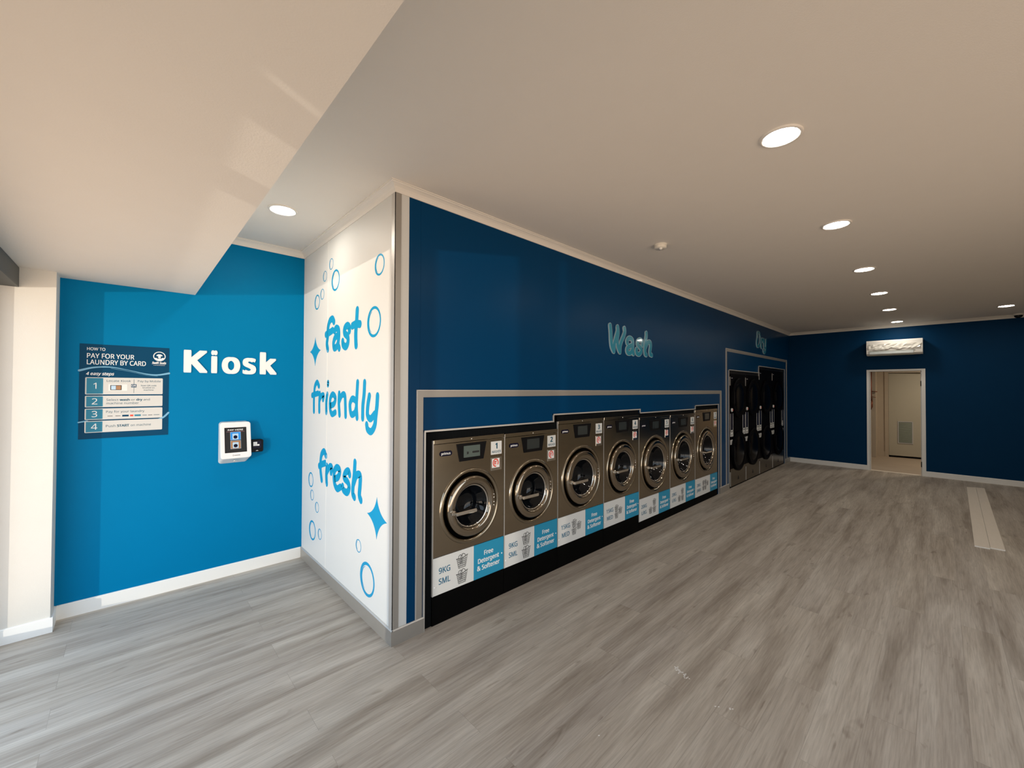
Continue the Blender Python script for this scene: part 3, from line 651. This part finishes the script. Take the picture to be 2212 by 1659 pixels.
for u, v, r_, lab in BUB:
    b = MB(WF).mat('cyan'); k = 48; th = .11*r_ if r_ > .06 else .08*r_
    for ro, ri, du, dv in ((r_, r_*.82 if r_ > .06 else r_*.86, r_*.03, r_*.0),):
        A = [(u+ro*math.cos(2*PI*i/k), v+ro*math.sin(2*PI*i/k)) for i in range(k)]
        B_ = [(u+du+ri*math.cos(2*PI*i/k), v+dv+ri*math.sin(2*PI*i/k)) for i in range(k)]
        ia = [b.pt(*p, .001) for p in A]; ib = [b.pt(*p, .001) for p in B_]; ja = [b.pt(*p, 0) for p in A]
        for i in range(k): j = (i+1) % k; b.face([ia[i], ia[j], ib[j], ib[i]]); b.face([ja[i], ja[j], ia[j], ia[i]])
    b.ribbon([(u+r_*.74*math.cos(a), v+r_*.74*math.sin(a)) for a in [PI*.62+i*PI*.09 for i in range(9)]], r_*.035, 0, .001, taper=lambda t: .25+math.sin(PI*t))
    tag(b.build('bubble_decal'), lab, 'wall decal', 'blue ring bubbles on the white wall')

# Kiosk lettering: five raised white letters
r = thing('kiosk_lettering', 'raised white word Kiosk on the bright blue wall', 'lettering', (-.58, D, 1.78))
for ch, u0, u1, v1 in (('K', -.922, -.762, 1.968), ('i', -.738, -.694, 1.976), ('o', -.662, -.527, 1.925), ('s', -.508, -.404, 1.925), ('k', -.374, -.236, 1.984)):
    MB(KF).mat('white_print').text(ch, 0, 0, box=(u0, u1, 1.779 if ch in 'Kik' else 1.776, v1), n0=0, n1=.010, bold=.045).build('letter', r)

# ------------------------------------------------------------------ poster
pr = thing('instruction_poster', 'navy poster of four payment steps on the bright blue wall', 'poster', (-1.265, D, 1.27))
def PU(px): return -1.515+px*.501/1000      # poster drawn on a 1000 x 1400 grid, y down
def PV(py): return 1.973-py*.703/1400
MB(KF).mat('poster_navy').box(PU(0), PU(1000), PV(1400), PV(0), 0, .002).build('sheet', pr)
T = .002
q = MB(KF).mat('white_print'); hs = .501/1000
def ptxt(q, body, x0, x1, base_, caph, bold=.0, shear=0.0): q.text(body, (PU(x0)+PU(x1))/2, PV(base_), caph*.703/1400, width=(x1-x0)*hs, n0=T, n1=T+.0005, bold=bold, shear=shear)
ptxt(q, 'HOW TO', 75, 265, 92, 42, .01); ptxt(q, 'PAY FOR YOUR', 75, 585, 205, 68, .012); ptxt(q, 'LAUNDRY BY CARD', 75, 720, 300, 70, .012)
ptxt(q, '4 easy steps', 68, 365, 458, 44, .02, .25)
q.build('heading', pr)
q = MB(KF).mat('white_print')
cu, cv, R_ = PU(880), PV(140), .035
q.ribbon([(cu+R_*math.cos(2*PI*i/24), cv+R_*math.sin(2*PI*i/24)) for i in range(24)], .0028, T, T+.0005, closed=True)
q.prism([(cu-.008, cv-.012), (cu+.008, cv-.012), (cu+.008, cv+.006), (cu+.015, cv+.001), (cu+.019, cv+.008), (cu+.008, cv+.017), (cu-.008, cv+.017), (cu-.019, cv+.008), (cu-.015, cv+.001), (cu-.008, cv+.006)], T, T+.0005)
a = [(cu+R_*math.cos(t), cv+R_*math.sin(t)) for t in [PI+.45+i*(PI-.9)/12 for i in range(13)]]
q.prism(a+[(cu+.020, cv-.010), (cu+.010, cv-.018), (cu, cv-.014), (cu-.010, cv-.020), (cu-.020, cv-.012)], T, T+.0004)
ptxt(q, 'Swift Suds', 790, 965, 262, 34, .04, .25); ptxt(q, 'LAUNDROMAT', 812, 950, 288, 10)
q.build('emblem', pr)
q = MB(KF).mat('poster_sky')
W1 = [(PU(0), PV(395)), (PU(150), PV(345)), (PU(330), PV(335)), (PU(520), PV(372)), (PU(720), PV(425)), (PU(860), PV(438)), (PU(1000), PV(408))]
q.ribbon(W1, .0055, T, T+.0005, taper=lambda t: .25+1.1*abs(2*t-1))
q.ribbon([(u, v-.009) for u, v in W1[2:6]], .0009, T, T+.0004)
q.ribbon([(PU(0), PV(1152)), (PU(60), PV(1140)), (PU(90), PV(1137))], .0045, T, T+.0005)
q.ribbon([(PU(880), PV(1150)), (PU(945), PV(1110)), (PU(1000), PV(1045))], .0065, T, T+.0005)
q.build('wave_line', pr)
steps = [(492, 745, '1'), (765, 935, '2'), (955, 1120, '3'), (1138, 1310, '4')]
for y0, y1, num in steps:
    x0, x1 = 62, 925
    pn = MB(KF).mat('poster_paper').prism(rounded(PU(x0), PU(x1), PV(y1), PV(y0), .006), T, T+.0006).build('step_panel', pr)
    q = MB(KF).mat('poster_teal').box(PU(x0+14), PU(248), PV(y1-10), PV(y0+10), T+.0006, T+.0011)
    q.mat('white_print').text(num, (PU(76)+PU(248))/2, PV((y0+y1)/2+42), 88*.703/1400, n0=T+.0011, n1=T+.0015)
    q.build('step_number', pn)
    q = MB(KF).mat('print_navy'); Z0, Z1 = T+.0006, T+.0011
    def st(body, x0_, x1_, bs, ch, bold=.0): q.text(body, (PU(x0_)+PU(x1_))/2, PV(bs), ch*.703/1400, width=(x1_-x0_)*hs, n0=Z0, n1=Z1, bold=bold)
    if num == '1':
        st('Locate Kiosk', 285, 550, 555, 30); st('Pay by Mobile', 630, 900, 555, 30)
        st('Scan QR code', 665, 850, 618, 20, .01); st('located on', 685, 828, 652, 20, .01); st('machine', 698, 815, 688, 20, .01)
        q.box(PU(583), PU(587), PV(725), PV(515), Z0, Z1)
        q.mat('poster_navy').box(PU(555), PU(615), PV(637), PV(590), Z0, Z1+.0003); q.mat('white_print').text('OR', PU(585), PV(625), 26*.703/1400, n0=Z1+.0003, n1=Z1+.0006, bold=.02)
        q.mat('label_white').box(PU(305), PU(510), PV(690), PV(592), Z0, Z1); q.mat('print_black').box(PU(325), PU(448), PV(680), PV(605), Z1, Z1+.0003)
        q.mat('tile_grey').box(PU(334), PU(385), PV(672), PV(613), Z1+.0003, Z1+.0005); q.mat('tile_brown').box(PU(388), PU(440), PV(672), PV(613), Z1+.0003, Z1+.0005)
    elif num == '2':
        st('Select', 285, 415, 843, 32); st('wash', 428, 540, 843, 32, .04); st('or', 556, 600, 843, 32); st('dry', 615, 685, 843, 32, .04); st('and', 698, 772, 843, 32)
        st('machine number', 285, 645, 895, 32)
    elif num == '3':
        st('Pay for your laundry', 285, 710, 1022, 32)
        for x_, w_, m_ in ((300, 55, 'print_black'), (385, 55, 'print_black'), (460, 72, 'poster_navy'), (548, 36, 'red'), (598, 72, 'poster_teal'), (688, 52, 'print_navy'), (755, 50, 'print_black'), (820, 70, 'print_navy')):
            hh = 26 if m_ in ('poster_navy', 'poster_teal', 'red') else 7
            q.mat(m_).box(PU(x_), PU(x_+w_), PV(1072+hh/2), PV(1072-hh/2), Z0, Z1)
    else:
        st('Push', 285, 388, 1238, 34); st('START', 404, 540, 1238, 34, .04); st('on machine', 556, 790, 1238, 34)
    q.build('step_lettering', pn)

# ------------------------------------------------------------------ kiosk terminal
r = thing('payment_kiosk', 'white wall-mounted payment kiosk with dark touch screen', 'payment kiosk', (-.565, D, .989))
n_top, n_bot, vt, vb = .055, .122, 1.352, 1.043
tv = Vector((0, -(n_top-n_bot), vt-vb)); ln = tv.length; tv.normalize()
TF = Frame((-.676, D-n_bot, vb), (1, 0, 0), tuple(tv)); W_ = .224
fr = rounded(0, W_, 0, ln, .022); bk = rounded(-.678, -.462, .989, 1.356, .024)
b = MB(KF).mat('kiosk_side'); b.smooth = False
ib = [b.pt(u, v, .0) for u, v in bk]
b.f = TF; i1 = [b.pt(u, v, -.012) for u, v in fr]; k = len(fr)
for i in range(k): j = (i+1) % k; b.face([ib[i], ib[j], i1[j], i1[i]])
b.face(ib[::-1]); b.face(i1)
b.build('housing', r)
MB(TF).mat('kiosk_white').prism(fr, -.012, .0, .003).build('front_plate', r)
sc = MB(TF).mat('black').box(.030, .190, .050, .268, 0, .002).mat('kiosk_screen').box(.036, .184, .056, .262, .002, .0024).build('touch_screen', r)
MB(TF).mat('white_print').text('PAY HERE', .110, .240, .013, width=.112, n0=.0024, n1=.0028, bold=.02).mat('pink_line').box(.044, .176, .230, .232, .0024, .0028).build('screen_lettering', sc)
for v0, m_, hb in ((.158, 'tile_blue', 'blue'), (.082, 'tile_brown', 'brown')):
    q = MB(TF).mat('tile_grey').box(.071, .147, v0, v0+.070, .0024, .0028).mat(m_).box(.073, .145, v0+.002, v0+.068, .0028, .0031)
    q.mat('tile_grey').box(.086, .130, v0+.006, v0+.056, .0031, .0034).mat('badge').prism([(.108+.015*math.cos(a*PI/8), v0+.026+.015*math.sin(a*PI/8)) for a in range(16)], .0034, .0037)
    q.build('screen_button', sc)
MB(TF).mat('print_black').box(.098, .140, .0235, .0275, 0, .0005).ribbon([(.090+.004*math.cos(a), .026+.006*math.sin(a)) for a in (0, 1.2, 2.4, 3.6, 4.8)], .0007, 0, .0005, closed=True).build('maker_mark', r)
b = MB(KF).mat('chrome'); o = (-.575, 1.018); b.lathe(o[0], o[1], [(.008, .085), (.008, .105), (0, .106)], 12); b.build('lock', r)
r2_ = thing('card_reader', 'small black card reader sticking out beside the white kiosk', 'card reader', (-.40, D, 1.07))
q = MB(KF).mat('black'); q.prism(rounded(-.462, -.348, 1.072, 1.184, .014), 0, .055, .004); q.build('reader_body', r2_)
MB(KF).mat('badge').box(-.430, -.364, 1.105, 1.172, .055, .057, .001).build('reader_display', r2_)
MB(KF).mat('white_print').box(-.428, -.398, 1.128, 1.164, .057, .0578).box(-.398, -.380, 1.128, 1.142, .057, .0578).build('reader_symbol', r2_)
MB(KF).mat('white_print').prism([(-.410, 1.082), (-.385, 1.082), (-.397, 1.090)], .055, .0558).build('card_arrow', r2_)

# ------------------------------------------------------------------ ceiling fittings
DL = [(1.231, -1.863, 'large in view, nearest the camera'), (2.878, -1.863, 'second of the long row from the camera'), (4.620, -1.863, 'third of the long row from the camera'),
      (6.205, -1.863, 'fourth of the long row from the camera'), (7.815, -1.863, 'fifth of the long row from the camera'), (9.50, -1.863, 'last of the long row, above the air conditioner'),
      (5.50, -3.145, 'unseen, added to the right hand row, second from the back wall'), (2.30, -3.145, 'unseen, added to the right hand row, nearest the shopfront'),  # two unseen downlights added to brighten the far end of the room
      (8.70, -3.145, 'off the long row at the far right of the ceiling'), (-.426, .950, 'alone above the bright blue kiosk wall')]
proto = None
LF = Frame((0, 0, H), (1, 0, 0), (0, -1, 0))       # n = down
for x, y, lab in DL:
    lb = 'round white lit ceiling downlight, '+lab
    if proto is None:
        proto = thing('downlight', lb, 'downlight', (0, 0, 0), 'round ceiling downlights')
        MB(LF).mat('ac_white').lathe(0, 0, [(.098, .0), (.097, .006), (.092, .009), (.084, .009), (.079, .004)]).build('trim_ring', proto)
        MB(LF).mat('lamp').lathe(0, 0, [(.080, .004), (.04, .0045), (0, .005)], 40).build('diffuser', proto)
        proto.location = (x, y, 0); continue
    c = proto.copy(); C.objects.link(c); c.location = (x, y, 0); c['label'] = lb
    for ch in list(proto.children):
        d = ch.copy(); C.objects.link(d); d.parent = c
r = thing('smoke_detector', 'round cream smoke detector on the ceiling above the washing machines', 'smoke detector', (2.30, -.665, H))
MB(LF).mat('detector').lathe(2.30, .665, [(.058, 0), (.058, .006), (.052, .008)]).build('mounting_base', r)
MB(LF).mat('detector').lathe(2.30, .665, [(.053, .008), (.053, .030), (.047, .036), (0, .036)]).build('detector_body', r)
MB(LF).mat('white_trim').lathe(2.285, .675, [(.016, .036), (.015, .046), (.009, .050), (0, .051)], 20).build('sensor_dome', r)
MB(LF).mat('silver_edge').lathe(2.325, .655, [(.008, .036), (.006, .042), (0, .043)], 12).build('indicator', r)
r = thing('security_camera', 'black dome security camera where ceiling and back wall meet', 'security camera', (9.87, -3.36, H))
MB(LF).mat('ac_white').lathe(9.87, 3.36, [(.06, 0), (.06, .02), (.052, .026), (0, .026)], 24).build('mounting_base', r)
MB(LF).mat('door_glass').lathe(9.87, 3.36, [(.050, .026), (.048, .045), (.036, .062), (.018, .070), (0, .072)], 24).build('dome', r)

# ------------------------------------------------------------------ air conditioner
r = thing('air_conditioner', 'white split air conditioner with film still on it above the doorway', 'air conditioner', (L, -1.79, 2.37))
P_ = [(0, 2.372), (.17, 2.372), (.205, 2.405), (.212, 2.50), (.205, 2.655), (.19, 2.670), (0, 2.670)]
b = MB(BF).mat('ac_white'); a = [b.pt(1.387, v, n) for n, v in P_]; c_ = [b.pt(2.202, v, n) for n, v in P_]
for i in range(len(P_)): j = (i+1) % len(P_); b.face([a[i], a[j], c_[j], c_[i]])
b.face(a[::-1]); b.face(c_)
b.build('casing', r)
MB(BF).mat('kiosk_side').box(1.43, 2.08, 2.395, 2.445, .205, .216, .003).build('louvre', r)
MB(BF).mat('vent').box(1.42, 2.10, 2.447, 2.456, .20, .2135).box(1.43, 2.08, 2.362, 2.372, .10, .18).build('air_slot', r)
b = MB(BF).mat('film'); nu, nv = 22, 4; I = []
for j in range(nv+1):
    for i in range(nu+1):
        uu = 1.42+.74*i/nu+(.02*(j/nv) if i == nu else 0); vv = 2.49+.10*j/nv+random.uniform(-.010, .010)
        I.append(b.pt(uu, vv, .2145+random.uniform(0, .014)))
for j in range(nv):
    for i in range(nu): k = j*(nu+1)+i; b.face([I[k], I[k+1], I[k+nu+2], I[k+nu+1]])
b.build('protective_film', r)

# ------------------------------------------------------------------ boards and specks on the floor
def board(poly, z, label):
    b = MB(FF).mat('board').prism(poly, z, z+.012)
    o = b.build('floor_board'); tag(o, label, 'board', 'pale boards left on the floor')
    o.data.materials.append(M['board_edge'])
    for p in o.data.polygons:
        if abs(p.normal.z) < .5: p.material_index = 1
board([(5.305, -2.668), (5.305, -2.776), (9.260, -2.832), (9.200, -2.727)], 0, 'pale narrow board flat on the floor, the left of the pair')
board([(5.345, -2.779), (5.345, -2.880), (9.285, -2.930), (9.265, -2.835)], 0, 'pale narrow board flat on the floor, the right of the pair')
b = MB(FF).mat('speck')
for i in range(34):
    t = random.random(); x = 1.142-.05*t+random.uniform(-.012, .012); y = -1.335-.095*t+random.uniform(-.012, .012)
    s_ = random.uniform(.0015, .004); an = random.uniform(0, PI)
    b.ribbon([(x, y), (x+s_*2.2*math.cos(an), y+s_*2.2*math.sin(an))], s_*.7, 0, .0012, smooth_steps=0)
tag(b.build('plaster_crumbs'), 'scatter of tiny white plaster crumbs on the open grey floor', 'crumbs', kind='stuff')
b = MB(FF).mat('speck')
for x, y in ((.995, -1.612), (1.004, -1.625), (1.037, -1.668), (1.030, -1.672), (1.041, -1.680), (.4, -1.3)):
    b.ribbon([(x, y), (x+.004, y-.003)], .0022, 0, .001, smooth_steps=0)
tag(b.build('plaster_crumbs'), 'few loose white crumbs on the floor nearer the camera', 'crumbs', kind='stuff')

# ------------------------------------------------------------------ room beyond the doorway
BX = 12.60
MB(FF).box(L+.02, 15.2, -4.0, .6, -.10, -.0).build('floor_back_room', mat='concrete', kind=S_)
MB(FF).box(L+.1, 15.2, -4.0, .6, 2.55, 2.62).build('ceiling_back_room', mat='room_paint', kind=S_)
b = MB(FF); b.box(BX, BX+.1, -1.49, .6, 0, 2.56).box(BX, BX+.1, -1.49-.9, -1.49, 2.12, 2.56).box(BX, BX+.1, -4.0, -2.39, 0, 2.56)
b.build('wall_back_room_far', mat='room_paint', kind=S_)
b = MB(FF); b.box(L+.1, 15.2, .5, .6, 0, 2.56).box(L+.1, 15.2, -4.1, -4.0, 0, 2.56).box(15.1, 15.2, -4, .5, 0, 2.56); b.build('wall_back_room_side', mat='room_paint', kind=S_)
b = MB(FF).box(BX-.35, BX, -1.32, .5, 0, 2.56); b.build('wall_back_room_nib', mat='room_paint', kind=S_)
MB(FF).box(BX-.012, BX, -1.47, -1.32, 0, .13).build('baseboard_back_room', mat='room_paint', kind=S_)
b = MB(FF).mat('room_paint').box(BX-.018, BX, -1.53, -1.46, 0, 2.16).box(BX-.018, BX, -2.43, -1.53, 2.10, 2.16).box(BX-.018, BX, -2.43, -2.36, 0, 2.10); b.build('door_2', kind=S_)
r = thing('inner_door', 'cream door leaf with a louvred grille seen through the doorway', 'door', (BX+.05, -1.53, .03))
ang = math.radians(-6)
DF = Frame((BX+.02, -1.53, 0), (math.sin(.10), -math.cos(.10), 0), (0, 0, 1))
MB(DF).mat('door_paint').box(0.0, .82, .045, 2.095, -.038, 0, .002).build('door_leaf', r)
vf = MB(DF).mat('silver_edge')
vu0, vu1, vv0, vv1 = .165, .435, .355, .90
vf.box(vu0, vu1, vv0, vv0+.018, 0, .012).box(vu0, vu1, vv1-.018, vv1, 0, .012).box(vu0, vu0+.015, vv0+.018, vv1-.018, 0, .012).box(vu1-.018, vu1, vv0+.018, vv1-.018, 0, .012)
gr = vf.build('vent_grille', r)
b = MB(DF).mat('vent').box(vu0+.015, vu1-.018, vv0+.018, vv1-.018, 0, .001)
for i in range(20):
    v = vv0+.03+i*.0245; a = [b.pt(vu0+.016, v, .010), b.pt(vu1-.019, v, .010), b.pt(vu1-.019, v+.018, .002), b.pt(vu0+.016, v+.018, .002)]; b.face(a)
b.build('slats', gr)
r = thing('wall_pipe', 'dull red copper pipe with a tap, left inside the doorway', 'pipe', (BX-.38, -1.24, .9))
b = MB(FF).mat('copper'); xq = BX-.38
b.tube([(xq, -1.238, 2.5), (xq, -1.238, 1.55), (xq, -1.245, 1.42)], .016); b.build('riser', r)
MB(FF).mat('copper').tube([(xq, -1.245, 1.42), (xq, -1.245, 1.25), (xq, -1.225, 1.19)], .024).build('insulated_bend', r)
MB(FF).mat('copper').tube([(xq, -1.24, 1.64), (xq, -1.355, 1.63)], .010).build('branch_pipe', r)
MB(FF).mat('copper').tube([(xq, -1.24, 1.50), (xq, -1.325, 1.49)], .007).build('branch_pipe', r)
MB(FF).mat('room_paint').box(xq+.005, xq+.03, -1.262, -1.222, 1.02, 1.13).build('pipe_box', r)
la = bpy.data.lights.new('back_room_lamp', 'AREA'); la.shape = 'DISK'; la.size = .35; la.energy = 26; la.color = (1.0, .86, .68)
lo = bpy.data.objects.new('back_room_lamp', la); C.objects.link(lo); lo.location = (11.4, -2.9, 2.53)
